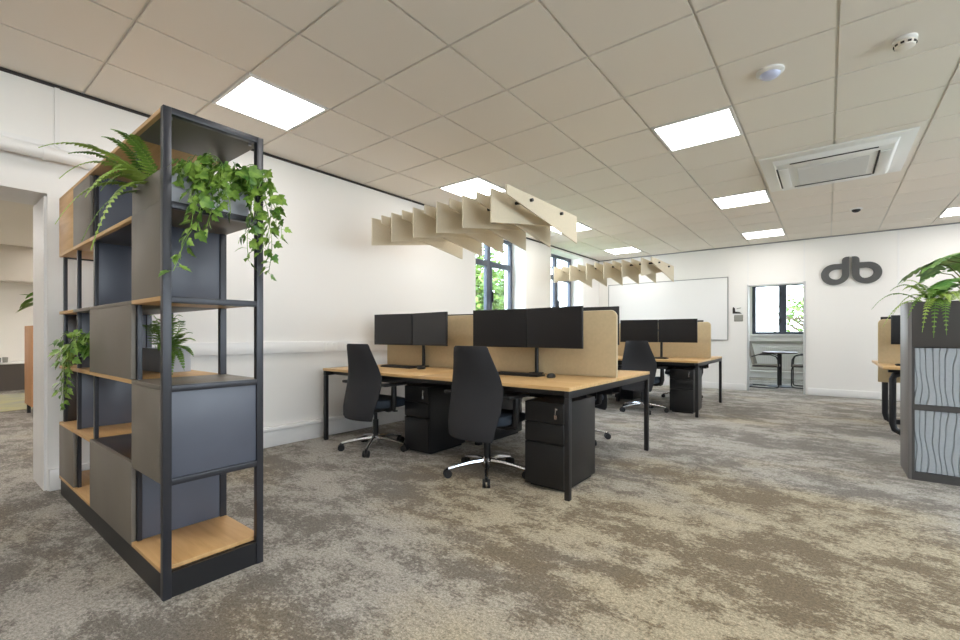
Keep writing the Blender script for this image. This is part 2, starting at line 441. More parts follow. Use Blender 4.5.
for nx, (a, b, c, d) in enumerate([(ax-.42, ax-.34, ay-.34, ay+.34), (ax+.34, ax+.42, ay-.34, ay+.34), (ax-.3, ax+.3, ay-.45, ay-.37), (ax-.3, ax+.3, ay+.37, ay+.45)]):
    v = MB().box(a, b, c, d, H-.072, H-.061).build('louvre', 'white', t, bevel=.004)
    if nx < 2: MB().box(a-.016, a-.002, c-.02, d+.02, H-.066, H-.060).build('louvre_slot', 'edge', t)
    else: MB().box(a-.02, b+.02, c-.016, c-.002, H-.066, H-.060).build('louvre_slot', 'edge', t)
# detectors
t = thing('motion_sensor', 'round white motion sensor with a bluish lens on the ceiling', 'sensor', (-.294, 3.413, H))
MB().lathe([(.078, 0), (.078, -.012), (.062, -.022)], (-.294, 3.413, H)).build('sensor_base', 'white', t, smooth=True)
MB().lathe([(.058, 0), (.054, -.012), (.036, -.024), (.008, -.028)], (-.294, 3.413, H-.022)).build('sensor_lens', mat('sensor_lens', srgb(205, 212, 240), .25), t, smooth=True)
t = thing('smoke_detector', 'round cream smoke detector with side vents on the ceiling', 'smoke detector', (.349, 3.521, H))
MB().lathe([(.055, 0), (.055, -.012), (.048, -.018)], (.349, 3.521, H)).build('detector_base', 'white', t, smooth=True)
MB().lathe([(.046, 0), (.05, -.008), (.044, -.03), (.03, -.036), (.01, -.038)], (.349, 3.521, H-.018)).build('detector_head', 'tile', t, smooth=True)
mb = MB()
for k in range(10):
    a = 2*PI*k/10; mb.box(.0455, .051, -.008, .008, -.04, -.03, Matrix.Translation((.349, 3.521, H)) @ Matrix.Rotation(a, 4, 'Z'))
mb.build('vent_slots', 'edge', t)
t = thing('ceiling_camera', 'small black dome spotlight fitting in a white ring on the ceiling near the back', 'camera', (.30, 7.86, H))
MB().lathe([(.07, 0), (.07, -.008), (.06, -.012)], (.30, 7.86, H)).build('mount_ring', 'white', t, smooth=True)
MB().lathe([(.048, 0), (.045, -.018), (.025, -.032), (.004, -.035)], (.30, 7.86, H-.012)).build('dome', 'plastic', t, smooth=True)

# ------------------------------------------------------------------ baffle rafts
def raft(y0, label, dx=0):
    x0, x1, zt = -3.53+dx, -1.93+dx, 2.2
    t = thing('ceiling_baffle', label, 'acoustic baffle', ((x0+x1)/2, y0+.6, zt), 'hanging baffle rafts')
    for k in range(12):
        x = x0+(x1-x0)*k/11
        a, b = (.27, .075) if k % 2 == 0 else (.075, .26)
        MB().prism([(y0, zt), (y0, zt-a), (y0+1.2, zt-b), (y0+1.2, zt)], 0, x-.006, x+.006).build('fin', 'baffle', t)
    for yy in (.34, .86):
        MB().tube([(x0-.02, y0+yy, zt-.045), (x1+.03, y0+yy, zt-.045)], .014, 10).build('rod', 'black', t, smooth=True)
        for xx in (x0+.2, x1-.2):
            MB().tube([(xx, y0+yy, zt-.045), (xx, y0+yy, H)], .0007, 5).build('suspension_wire', 'white', t)
raft(2.80, 'large cream zigzag baffle raft hanging over the front desks')
raft(6.69, 'smaller looking baffle raft hanging at the back in front of the whiteboard', -.11)

# ------------------------------------------------------------------ pipe on left wall
t = thing('wall_pipe', 'thick white painted pipe running under the ceiling on the left wall', 'pipe', (XL+.06, 0, 2.25))
px = XL+.075
MB().tube([(px, YF, 2.25), (px, .60, 2.25), (px, .68, 2.252), (px-.015, .74, 2.255), (px-.05, .775, 2.258), (XL, .785, 2.258)], .042, 14).build('pipe_run', 'skirt', t, smooth=True)
MB().tube([(px, .54, 2.25), (px, .57, 2.25)], .048, 14).build('pipe_collar', 'skirt', t, smooth=True)
MB().box(XL, XL+.05, YF, .56, 2.30, 2.335).build('cable_cover', 'skirt', t)
# dado trunking with socket plates
t = thing('dado_trunking', 'white horizontal cable trunking along the left wall at desk height', 'trunking', (XL, 3, .87))
MB().box(XL, XL+.03, .7, YB-.05, .875, .985).build('trunking_body', 'skirt', t, bevel=.005)
for y in (2.65, 2.95, 4.3, 6.9):
    s = MB().box(XL+.03, XL+.038, y, y+.15, .89, .97).build('socket_plate', 'white', t, bevel=.002)
    for dy in (.03, .10): MB().box(XL+.038, XL+.042, y+dy, y+dy+.022, .95, .962).build('switch_rocker', 'white', s)
tag(MB().box(XL, XL+.03, 3.35, 3.45, 1.06, 1.14).build('thermostat', 'white', bevel=.004, origin=(XL, 3.4, 1.1)), 'small white box on the left wall above the trunking', 'thermostat')

# ------------------------------------------------------------------ shelving unit
PX = [-4.005, -3.615, -3.215, -2.465, -2.077]   # post centres
Y0, Y1 = .616, 1.012
LV = [.12, .475, .848, 1.205, 1.585, 1.955]
t = thing('shelving_unit', 'tall open metal framed shelving unit with taupe panels and oak boards', 'shelving', (-3.06, .8, 0))
pw = .015
for i_, x in enumerate(PX):
    for y, dy in (((Y0+.028) if i_ < 4 else Y0+pw, .009 if i_ < 4 else pw), (Y1-pw, pw)):
        MB().box(x-pw, x+pw, y-dy, y+dy, 0, 1.938 if i_ < 4 else 1.958).build('post', 'frame', t, bevel=.0015)
# end rails
for z in LV[1:]:
    if z > 1.9: z = 1.958
    for x in (PX[0], PX[4]):
        MB().box(x-pw, x+pw, Y0+2*pw, Y1-2*pw, z-.026, z).build('rail', 'frame', t, bevel=.001)
# plinth
MB().box(PX[0]+pw, PX[4]-pw, Y0+.003, Y0+.02, 0, .1).build('plinth', 'black', t)
MB().box(PX[4]-.009, PX[4]+.009, Y0+2*pw, Y1-2*pw, 0, .1).build('plinth', 'black', t)
MB().box(PX[0]+pw, PX[4]-pw, Y1-.02, Y1-.003, 0, .1).build('plinth', 'black', t)
# boards: they run to the post centre lines, their front edges flush with the front panels
covered = {(3, 1), (2, 0), (3, 4), (2, 1)}
for b in range(4):
    xa, xb = PX[b]+.0005, (PX[b+1]-.0005 if b < 3 else PX[4]-pw-.0005)
    if b == 0: xa = PX[0]-pw
    for li, z in enumerate(LV):
        m = 'oak'
        if (b, li) in ((3, 2), (2, 3), (1, 3), (3, 5), (3, 4)): m = 'taupe'
        if (b, li) in ((2, 1), (2, 4)): m = 'brown'
        yf = Y0+.019 if (b, li) in covered or (b, li) in ((3, 5), (2, 4)) else Y0
        MB().box(xa, xb, yf, Y1-.001, z-.018, z).build('shelf', m, t, bevel=.0008)
        if (b, li) in ((3, 5), (2, 4)): MB().box(xa, xb, Y0, Y0+.018, z-.018, z).build('edge_band', 'oak', t, bevel=.0008)
th = .017
def fpanel(b, lo, hi, m='taupe', lo_cover=False, hi_cover=False):
    xa = PX[b]+.0015 if b else PX[0]-pw
    xb = PX[b+1]-.0015 if b < 3 else PX[4]-pw-.001
    return MB().box(xa, xb, Y0, Y0+th, LV[lo]+(-.018 if lo_cover else .001), LV[hi]-(.001 if hi_cover else .019)).build('front_panel', m, t, bevel=.001)
fpanel(3, 3, 4, hi_cover=True); fpanel(3, 1, 2, lo_cover=True); fpanel(2, 2, 3); fpanel(2, 0, 1, lo_cover=True, hi_cover=True)
fpanel(1, 4, 5); fpanel(0, 4, 5, 'oak'); fpanel(0, 0, 1)
def spanel(i, lo, hi, m='blue', y0=None):
    x = PX[i]
    a = Y0+.038 if i < 4 else Y0+2*pw+.001
    return MB().box(x-.008, x+.008, a, Y1-2*pw-.001, LV[lo]+.001, LV[hi]-.019).build('side_panel', m, t, bevel=.001)
for k in ((3, 3, 4), (3, 0, 1), (2, 4, 5), (2, 3, 4), (1, 2, 3), (1, 1, 2)): spanel(*k)
spanel(0, 2, 3, 'brown'); spanel(0, 1, 2, 'brown'); spanel(4, 1, 2)
# little steel fixings at the top corners
for x, y in ((PX[4]-.03, Y0+.04), (PX[4]-.03, Y1-.04)):
    MB().tube([(x, y, 1.94), (x, y, 1.925)], .007, 8).build('fixing', 'steel', t, smooth=True)

# planter boxes
def planter(x0, x1, y0, y1, z0, z1, label, m='planter', front=None):
    p = thing('planter_box', label, 'planter', ((x0+x1)/2, (y0+y1)/2, z0))
    w = .008
    MB().box(x0, x1, y0, y0+w, z0, z1).box(x0, x1, y1-w, y1, z0, z1).box(x0, x0+w, y0+w, y1-w, z0, z1).box(x1-w, x1, y0+w, y1-w, z0, z1).box(x0+w, x1-w, y0+w, y1-w, z0, z0+w).build('box_shell', m, p)
    MB().box(x0+w, x1-w, y0+w, y1-w, z0+w, z1-.03).build('soil', 'soil', p)
    if front: MB().box(x0-.007, x1+.006, y0-.014, y0-.001, z0-.0, z1).build('front_plate', front, p, bevel=.001)
    return p
planter(-2.455, -2.103, .632, .965, 1.586, 1.712, 'grey planter box on the top shelf at the near end of the shelving unit', front='taupe')
planter(-3.18, -2.79, .83, .965, .849, .975, 'long grey planter box standing inside the middle of the shelving unit')
t = thing('plant_pot', 'small round grey pot in a narrow bay near the far end of the shelving unit', 'pot', (-3.38, .73, .849))
MB().lathe([(.055, 0), (.075, .03), (.082, .09), (.078, .14), (.07, .14), (.07, .11)], (-3.38, .73, .849), 20).build('pot_body', 'planter', t, smooth=True)

# ------------------------------------------------------------------ foliage
def leaf(mb, o, d, nrm, L, W, outline, fold=.12):
    d = Vector(d).normalized(); s = d.cross(Vector(nrm))
    s = s.normalized() if s.length > 1e-5 else d.orthogonal().normalized()
    n = s.cross(d); o = Vector(o)
    P = lambda u, v: o+d*(u*L)+s*(v*W)+n*(abs(v)*W*fold-(u**2)*L*.12)
    i0 = len(mb.v); mb.v.append(P(.45, 0))
    for u, v in outline: mb.v.append(P(u, v))
    k = len(outline)
    for a in range(k): mb.f.append((i0, i0+1+a, i0+1+(a+1) % k))
IVY = [(0, 0), (-.08, .3), (.12, .5), (.32, .62), (.38, .34), (.62, .36), (.72, .17), (1, 0), (.72, -.17), (.62, -.36), (.38, -.34), (.32, -.62), (.12, -.5), (-.08, -.3)]
LAN = [(0, 0), (.25, .5), (.6, .38), (1, 0), (.6, -.38), (.25, -.5)]
OVAL = [(0, 0), (.12, .35), (.4, .5), (.7, .38), (1, 0), (.7, -.38), (.4, -.5), (.12, -.35)]

def frond(base, az, L, rise, droop, parent, m='fern', pw_=.055, n=26, twist=0, name='frond'):
    """arching fern frond: central rib with paired leaflets"""
    base = Vector(base); h = Vector((math.cos(az), math.sin(az), 0)); side = Vector((-h.y, h.x, 0))
    pts = []
    for i in range(n+1):
        u = i/n
        pts.append(base+h*(L*(u*.95-.12*u*u*droop/ max(L, .01)*.3))+Vector((0, 0, rise*math.sin(u*PI*.6)*1.05-droop*u*u*u))+side*(twist*u*u))
    mb = MB(); mb.tube(pts[::3]+([pts[-1]] if n % 3 else []), .0016, 4)
    for i in range(2, n+1):
        u = i/n; p = pts[i]; d = (pts[i]-pts[i-1]).normalized()
        w = pw_*math.sin(PI*min(1, .12+u*.88))**.6*(1.12-u*.55)
        up = side.cross(d).normalized()*-1
        if up.z < 0: up = -up
        for sg in (-1, 1):
            dd = (side*sg+d*.45+Vector((0, 0, -.12+random.uniform(-.12, .12)))).normalized()
            leaf(mb, p, dd, up, w, L/n*1.25, LAN, .1)
    return mb.build(name, m, parent)

def vine(pts, parent, m='ivy', step=.022, size=.045, name='vine'):
    pts = [Vector(p) for p in pts]
    # catmull-like resample
    path = []
    for i in range(len(pts)-1):
        p0 = pts[max(i-1, 0)]; p1 = pts[i]; p2 = pts[i+1]; p3 = pts[min(i+2, len(pts)-1)]
        k = max(2, int((p2-p1).length/step))
        for q in range(k):
            u = q/k
            path.append(.5*((2*p1)+(-p0+p2)*u+(2*p0-5*p1+4*p2-p3)*u*u+(-p0+3*p1-3*p2+p3)*u**3))
    path.append(pts[-1])
    mb = MB(); mb.tube(path, .0014, 4)
    for i, p in enumerate(path):
        a = random.uniform(0, 2*PI); out = Vector((math.cos(a), math.sin(a), random.uniform(-.9, .25))).normalized()
        sz = size*random.uniform(.65, 1.15)*(1-.35*i/len(path))
        q = p+out*sz*.45; mb.tube([p, q], .0008, 3, cap=False)
        dd = (out+Vector((0, 0, -.55))).normalized()
        nr = (Vector((random.uniform(-.5, .5), -1.1+random.uniform(-.5, .5), .7+random.uniform(-.4, .4))))
        leaf(mb, q, dd, nr, sz, sz*.85, IVY, .14)
    return mb.build(name, m, parent)

# ivy in the near top planter
iv = thing('ivy_plant', 'trailing ivy spilling over the near end of the shelving unit', 'plant', (-2.2, .82, 1.69))
def rnd(a, b): return random.uniform(a, b)
for k in range(17):   # bushy crown of short shoots
    x, y = rnd(-2.38, -2.14), rnd(.68, .94)
    vine([(x, y, 1.69), (x+rnd(-.05, .05), y+rnd(-.03, .04), 1.77), (x+rnd(-.03, .12), y+rnd(-.05, .07), 1.80+rnd(-.03, .05))], iv, step=.016, size=.062, name='shoot')
trails = [
 [(-2.15, .66, 1.69), (-2.09, .70, 1.76), (-2.03, .72, 1.70), (-2.0, .705, 1.58), (-2.0, .69, 1.47)],
 [(-2.15, .70, 1.69), (-2.07, .73, 1.74), (-2.02, .745, 1.66), (-2.01, .72, 1.52), (-2.02, .68, 1.43), (-2.01, .655, 1.36), (-2.01, .635, 1.30)],
 [(-2.15, .74, 1.69), (-2.06, .77, 1.75), (-2.02, .78, 1.68), (-2.02, .775, 1.58), (-2.03, .76, 1.50)],
 [(-2.15, .80, 1.69), (-2.08, .82, 1.78), (-2.03, .83, 1.74), (-2.01, .84, 1.64), (-2.02, .85, 1.57)],
 [(-2.15, .86, 1.69), (-2.07, .90, 1.79), (-2.02, .92, 1.72), (-2.0, .93, 1.60), (-2.02, .92, 1.48), (-2.03, .93, 1.38)],
 [(-2.15, .90, 1.69), (-2.06, .95, 1.76), (-2.0, .985, 1.66), (-1.98, 1.0, 1.55), (-1.98, 1.01, 1.44), (-1.99, 1.0, 1.33)],
 [(-2.15, .92, 1.69), (-2.08, .97, 1.80), (-2.01, 1.01, 1.72), (-1.97, 1.04, 1.60), (-1.97, 1.05, 1.50)],
 [(-2.2, .90, 1.69), (-2.10, .95, 1.82), (-2.03, .98, 1.80), (-1.99, 1.01, 1.68), (-1.99, 1.0, 1.52), (-2.0, .97, 1.42)],
 [(-2.2, .78, 1.69), (-2.1, .80, 1.80), (-2.04, .81, 1.78), (-2.01, .80, 1.68), (-2.02, .80, 1.60)],
]
for p in trails:
    vine(p, iv, step=.017, size=.064)
for p in trails[::2]:
    vine([(q[0]+rnd(-.03, .03), q[1]+rnd(-.03, .03), q[2]+rnd(-.02, .02)) for q in p[:-1]], iv, step=.017, size=.06)
# fern in the same planter, fronds reaching out to the front and left
fe = thing('fern_plant', 'arching green fern hanging out over the top front of the shelving unit', 'plant', (-2.36, .70, 1.69))
fb = (-2.36, .68, 1.69)
for az, L, r, d, tw in [(284, .42, .11, .09, 0), (278, .36, .10, .15, .02), (262, .34, .04, .24, 0), (290, .30, .02, .34, 0), (270, .28, .0, .26, 0), (300, .26, .15, .0, 0), (255, .3, .14, .03, 0), (240, .26, .10, .12, 0), (225, .25, .12, .1, 0), (288, .24, .17, 0, 0), (310, .22, .10, .08, 0), (200, .25, .15, .03, 0), (180, .22, .12, .03, 0), (275, .20, .08, .12, 0), (320, .2, .16, 0, 0), (295, .34, .08, .2, 0)]:
    frond((fb[0]+rnd(-.05, .09), fb[1]+rnd(-.02, .03), fb[2]), math.radians(az), L, r, d, fe, 'fern' if rnd(0, 1) > .5 else 'fernl', .042, 26, tw)
# fern in the long planter inside the unit
fe = thing('fern_plant', 'leafy fern in the long planter inside the shelving unit', 'plant', (-2.9, .89, .96))
for az, L, r, d in [(5, .30, .05, .07), (-4, .31, .04, .13), (-14, .26, .02, .15), (14, .24, .08, .02), (-30, .2, .06, .05), (60, .12, .1, 0), (-60, .12, .12, .0), (2, .22, .09, .0)]:
    frond((-2.86, .88, .96), math.radians(az), L, r, d, fe, 'fern', .04, 22)
for k in range(14):
    frond((-3.12+.022*k, .90, .96), math.radians(rnd(0, 360)), rnd(.06, .12), rnd(.12, .2), 0, fe, 'fern', .04, 16)
# ivy in the small pot
iv = thing('ivy_plant', 'bright green ivy trailing from the small round pot at the far end of the shelves', 'plant', (-3.380, .73, .96))
for k in range(9):
    a = rnd(0, 2*PI)
    vine([(-3.380, .73, .95), (-3.380+.05*math.cos(a), .70+.05*math.sin(a), 1.04), (-3.380+.12*math.cos(a), .68+.08*math.sin(a), 1.05+rnd(-.03, .03))], iv, 'ivy', .018, .06, 'shoot')
for p in ([(-3.380, .68, .97), (-3.440, .60, 1.02), (-3.500, .56, .93), (-3.500, .555, .80), (-3.490, .55, .70), (-3.540, .55, .63)],
          [(-3.380, .68, .97), (-3.410, .60, 1.03), (-3.440, .565, .96), (-3.420, .56, .84), (-3.440, .555, .74)],
          [(-3.380, .68, .97), (-3.480, .6, 1.0), (-3.560, .57, .96), (-3.570, .56, .86), (-3.580, .56, .77), (-3.590, .56, .70)],
          [(-3.380, .68, .97), (-3.360, .60, 1.04), (-3.380, .57, 1.0), (-3.360, .56, .90)],
          [(-3.380, .68, .97), (-3.490, .6, 1.06), (-3.600, .57, 1.05), (-3.660, .56, .98), (-3.640, .56, .90)]):
    vine(p, iv, 'ivy', .02, .065)

# ------------------------------------------------------------------ desks
DT = .718
def desk(x0, x1, y0, y1, label):
    t = thing('bench_desk', label, 'desk', ((x0+x1)/2, (y0+y1)/2, 0), 'oak topped bench desks')
    ym = (y0+y1)/2; xm = (x0+x1)/2
    for (a, b) in ((x0, xm-.002), (xm+.002, x1)):
        for (c, d) in ((y0, ym-.006), (ym+.006, y1)):
            MB().box(a, b, c, d, DT-.025, DT).build('desk_top', 'oakd', t, bevel=.002)
    zf = DT-.026
    for x in (x0+.022, x1-.022):
        for y in (y0+.022, y1-.022):
            MB().box(x-.018, x+.018, y-.018, y+.018, 0, zf-.046).build('leg', 'black', t, bevel=.003)
        MB().box(x-.018, x+.018, y0+.003, y1-.003, zf-.045, zf).build('end_beam', 'black', t, bevel=.002)
    for y in (ym-.06, ym+.06): pass
    MB().box(xm-.027, xm+.027, ym-.5, ym+.5, zf-.045, zf).build('middle_beam', 'black', t, bevel=.002)
    for y in (y0+.1, y1-.1):
        MB().box(x0+.06, x1-.06, y-.02, y+.02, zf-.04, zf).build('long_beam', 'black', t, bevel=.002)
    MB().box(xm-.027, xm+.027, ym-.027, ym+.027, 0, zf-.046).build('leg', 'black', t, bevel=.003)
    for s in (-1, 1):
        c = ym+s*.24
        MB().box(x0+.15, x1-.1, c-.09, c+.09, zf-.13, zf-.125).box(x0+.15, x1-.1, c-.09, c-.085, zf-.13, zf-.06).box(x0+.15, x1-.1, c+.085, c+.09, zf-.13, zf-.06).build('cable_tray', 'black', t)
    return t
D1 = (-3.99, -1.28, 2.555, 4.155)
D2 = (-3.99, -1.295, 6.16, 7.78)
desk(*D1, 'oak topped bench desk in front, nearest the camera')
desk(*D2, 'oak topped bench desk at the back before the whiteboard')

def rrect(x0, x1, z0, z1, r, n=6, bottom=False):
    pts = [(x0, z0), (x1, z0)] if not bottom else []
    if bottom:
        for k in range(n+1): a = PI+PI/2*k/n; pts.append((x0+r+r*math.cos(a), z0+r+r*math.sin(a)))
        for k in range(n+1): a = 1.5*PI+PI/2*k/n; pts.append((x1-r+r*math.cos(a), z0+r+r*math.sin(a)))
    for k in range(n+1): a = PI/2*k/n; pts.append((x1-r+r*math.cos(a), z1-r+r*math.sin(a)))
    for k in range(n+1): a = PI/2+PI/2*k/n; pts.append((x0+r+r*math.cos(a), z1-r+r*math.sin(a)))
    return pts
def divider(x0, x1, y, z0, z1, label, bottom=False):
    t = thing('desk_screen', label, 'divider', ((x0+x1)/2, y, z0), 'tan desk dividers')
    MB().prism(rrect(x0, x1, z0, z1, .05, bottom=bottom), 1, y-.017, y+.017).build('felt_panel', 'felt', t, bevel=.006)
    MB().tube([(x0+.0, y, z0+.05)]+[(p[0], y, p[1]) for p in reversed(rrect(x0, x1, z0, z1, .05)[2:])]+[(x1, y, z0+.05)], .0035, 5).build('edge_piping', 'baffle', t)
divider(-3.96, -1.285, 3.372, DT+.001, 1.242, 'long tan fabric divider standing along the middle of the front desk')
divider(-3.96, -1.305, 6.98, DT+.001, 1.235, 'tan fabric divider along the middle of the back desk')

# monitors: dual screens on one pole, faces +y side = back. local: screens face -y
def monitor_set(loc, rz, label, ang=7, src=None, split=0):
    if src: return dup(src, loc, rz, label)
    t = thing('dual_monitor', label, 'monitor', loc, 'dual monitors on desk poles', local=True)
    z0, z1 = .228, .552
    MB().box(-.05, .05, .11, .21, 0, .012).build('pole_base', 'plastic', t, bevel=.003)
    MB().tube([(0, .16, .012), (0, .16, .45)], .017, 12).build('pole', 'plastic', t, smooth=True)
    MB().box(-.26, .26, .11, .135, .385, .415).box(-.02, .02, .12, .16, .38, .42).build('crossbar', 'plastic', t, bevel=.003)
    for s in (-1, 1):
        mt = Matrix.Rotation(math.radians(-ang*s if True else 0), 4, 'Z')
        # hinge at inner edge
        def bx(mb, a, b, c, d, e, f): return mb.box(min(a*s, b*s), max(a*s, b*s), c, d, e, f, mt)
        m = bx(MB(), .002, .528, .0, .022, z0, z1).build('monitor_case', 'plastic', t, bevel=.003)
        bx(MB(), .010, .520, -.0015, .0, z0+.016, z1-.008).build('display', 'screen', m)
        bx(MB(), .12, .42, .022, .055, z0+.06, z1-.07).build('rear_housing', 'plastic', m, bevel=.01)
        bx(MB(), .21, .33, .055, .10, z0+.10, z0+.22).build('vesa_mount', 'plastic', m, bevel=.003)
    return t
ms = monitor_set((-3.345, 3.165, DT), 0, 'pair of black monitors on the left of the front desk')
monitor_set((-1.975, 3.165, DT), 0, 'pair of black monitors on the right of the front desk', src=ms)
monitor_set((-1.90, 3.60, DT+.02), PI, 'pair of black monitors seen from behind over the divider of the front desk, right end', src=ms)
monitor_set((-3.38, 3.58, DT), PI, 'pair of black monitors behind the divider at the window end of the front desk', src=ms)
monitor_set((-1.905, 6.56, DT), 0, 'pair of black monitors on the right of the back desk', src=ms)
monitor_set((-3.3, 6.64, DT), 0, 'pair of black monitors on the left of the back desk by the window', src=ms)
monitor_set((-1.98, 7.20, DT), PI, 'pair of black monitors behind the divider of the back desk', src=ms)

# keyboards, mice
def keyboard():
    t = thing('keyboard', 'black keyboard lying in front of the left monitor pole', 'keyboard', (-3.35, 3.12, DT), 'black keyboards', local=True)
    MB().box(-.22, .22, -.065, .065, 0, .014).build('keyboard_body', 'plastic', t, bevel=.004)
    mb = MB()
    for r in range(5):
        for c in range(15): mb.box(-.208+c*.0277, -.208+c*.0277+.023, -.055+r*.0225, -.055+r*.0225+.018, .014, .019)
    mb.build('keys', 'plastic', t)
    return t
kb = keyboard()
kb.location = (-3.47, 3.10, DT)
dup(kb, (-2.02, 3.10, DT), 0, 'black keyboard lying under the right monitors of the front desk')
dup(kb, (-1.98, 6.5, DT), 0, 'black keyboard on the back desk below its right monitors')
def mouse(x, y, label):
    mb = MB().lathe([(.028, 0), (.032, .008), (.028, .022), (.015, .032), (.004, .034)], (0, 0, 0), 14, Matrix.Diagonal((1, 1.6, 1, 1)))
    o = mb.build('computer_mouse', 'plastic', smooth=True); o.location = (x, y, DT)
    return tag(o, label, 'mouse', 'black computer mice')
mouse(-3.13, 3.08, 'black mouse beside the left keyboard of the front desk')
mouse(-1.70, 3.08, 'black mouse beside the right keyboard of the front desk')

# pedestals
def pedestal(x, y, rz, label, src=None):
    if src: return dup(src, (x, y, 0), rz, label)
    t = thing('drawer_pedestal', label, 'drawers', (x, y, 0), 'black mobile drawer units', local=True)
    w, d, h = .152, .25, .595
    MB().box(-w, w, -d+.02, d, .022, h).build('pedestal_body', 'ped', t, bevel=.004)
    MB().box(-w+.02, w-.02, -d+.05, d-.03, .0, .022).build('base', 'plastic', t)
    for (a, b) in ((.026, .315), (.322, .452), (.459, .592)):
        f = MB().box(-w+.003, w-.003, -d, -d+.018, a, b).build('drawer', 'ped', t, bevel=.003)
        MB().box(-w+.02, w-.02, -d-.002, -d+.004, b-.012, b-.003).build('finger_pull', 'plastic', f)
        if a > .4:
            MB().tube([(.10, -d-.008, .555), (.10, -d+.002, .555)], .009, 12).build('lock', 'chrome', f, smooth=True)
            MB().box(.097, .103, -d-.02, -d-.009, .545, .566).tube([(.10, -d-.016, .545), (.098, -d-.014, .515)], .005, 6).box(.088, .108, -d-.016, -d-.012, .49, .518).build('key', 'chrome', f)
    return t
pd = pedestal(-1.52, 2.90, 0, 'black three drawer pedestal under the near right end of the front desk, key in lock')
pedestal(-2.89, 3.03, 0, 'black three drawer pedestal between the two front chairs', pd)
pedestal(-1.555, 6.64, 0, 'black three drawer pedestal under the right end of the back desk', pd)
pedestal(-2.62, 7.42, PI, 'black pedestal under the far side of the back desk', pd)
pedestal(-2.75, 3.82, PI, 'black pedestal under the far side of the front desk', pd)

# ------------------------------------------------------------------ task chairs
def task_chair(loc, rz, label):
    t = thing('office_chair', label, 'chair', loc, 'black office chairs', local=True)
    R = .30
    b = MB().lathe([(.035, .06), (.042, .075), (.04, .125), (.03, .135)], n=16).build('base_hub', 'chrome', t, smooth=True)
    for k in range(5):
        a = -PI/2+PI/5+2*PI*k/5; d = Vector((math.cos(a), math.sin(a), 0))
        MB().tube([d*.03+Vector((0, 0, .105)), d*.12+Vector((0, 0, .10)), d*.22+Vector((0, 0, .083)), d*R+Vector((0, 0, .066))], [.021, .019, .015, .013], 8).build('base_arm', 'chrome', t, smooth=True)
        c = d*(R+.005); s = Vector((-d.y, d.x, 0))
        cs = MB()
        for q in (-1, 1): cs.tube([c+s*(q*.006)+Vector((0, 0, .030)), c+s*(q*.026)+Vector((0, 0, .030))], .030, 12)
        cs.tube([c+Vector((0, 0, .04)), c+Vector((0, 0, .07))], .010, 8)
        cs.build('castor', 'plastic', t, smooth=True)
    MB().tube([(0, 0, .13), (0, 0, .27)], .026, 14).tube([(0, 0, .27), (0, 0, .37)], .016, 12).build('gas_lift', 'plastic', t, smooth=True)
    MB().box(-.10, .10, -.13, .12, .35, .395).box(-.035, .035, -.24, -.12, .345, .375).build('tilt_mechanism', 'plastic', t, bevel=.01)
    MB().tube([(.1, .03, .37), (.2, .04, .365)], .006, 6).box(.19, .24, .025, .055, .36, .37).build('adjust_lever', 'plastic', t)
    # seat cushion : rounded shape
    mb = MB(); n = 28; rings = [(.88, .395), (1.0, .41), (1.02, .44), (.97, .468), (.80, .478), (.4, .474), (.02, .470)]
    for r, z in rings:
        for k in range(n):
            a = 2*PI*k/n; ca, sa = math.cos(a), math.sin(a)
            x = .245*r*math.copysign(abs(ca)**.55, ca); y = .23*r*math.copysign(abs(sa)**.6, sa)
            mb.v.append(Vector((x, y+.03, z-(.02*max(0, (y-.1)/.13) if z > .43 else 0))))
    for i in range(len(rings)-1):
        for k in range(n): mb.f.append((i*n+k, i*n+(k+1) % n, (i+1)*n+(k+1) % n, (i+1)*n+k))
    mb.f.append(tuple(reversed(range(n)))); mb.f.append(tuple((len(rings)-1)*n+k for k in range(n)))
    mb.build('seat', 'seat', t, smooth=True)
    # back : curved padded slab
    prof = [(.300, .190, -.252), (.32, .205, -.256), (.40, .222, -.245), (.50, .236, -.215), (.60, .243, -.188), (.68, .238, -.182), (.76, .216, -.196), (.84, .190, -.220), (.92, .167, -.245), (.958, .156, -.254), (.972, .138, -.256)]
    mb = MB(); nx = 10
    for side in (0, 1):
        for (z, hw, y) in prof:
            for k in range(nx+1):
                u = -1+2*k/nx; c = .05*(u*u)
                edge = (1-u**8)
                thk = .048*edge*(1 if .31 < z < .965 else .5)+.006
                mb.v.append(Vector((u*hw, y+c+(thk if side else -.004*edge), z)))
    m_ = len(prof)*(nx+1)
    for side in (0, 1):
        for i in range(len(prof)-1):
            for k in range(nx):
                a = side*m_+i*(nx+1)+k
                mb.f.append((a, a+1, a+nx+2, a+nx+1))
    def rim(i): return i, i+m_
    idx = [k for k in range(nx+1)]+[i*(nx+1)+nx for i in range(1, len(prof))]+[(len(prof)-1)*(nx+1)+k for k in range(nx-1, -1, -1)]+[i*(nx+1) for i in range(len(prof)-2, 0, -1)]
    for q in range(len(idx)):
        a, b2 = idx[q], idx[(q+1) % len(idx)]
        mb.f.append((a, b2, b2+m_, a+m_))
    mb.build('backrest', 'fabric', t, smooth=True)
    MB().box(-.04, .04, -.23, -.12, .335, .375).build('back_support', 'plastic', t, bevel=.006)
    for s in (-1, 1):
        ar = MB().tube([(s*.08, -.02, .385), (s*.2, -.02, .38), (s*.265, -.02, .40), (s*.275, -.02, .45), (s*.275, -.02, .60)], [.02, .022, .026, .028, .024], 8).build('armrest_post', 'plastic', t, smooth=True)
        MB().prism([(s*.275-.042, -.13), (s*.275-.03, -.15), (s*.275+.03, -.15), (s*.275+.042, -.13), (s*.275+.038, .10), (s*.275+.02, .125), (s*.275-.02, .125), (s*.275-.038, .10)], 2, .602, .626).build('arm_pad', 'plastic', ar, bevel=.008, smooth=True)
    return t
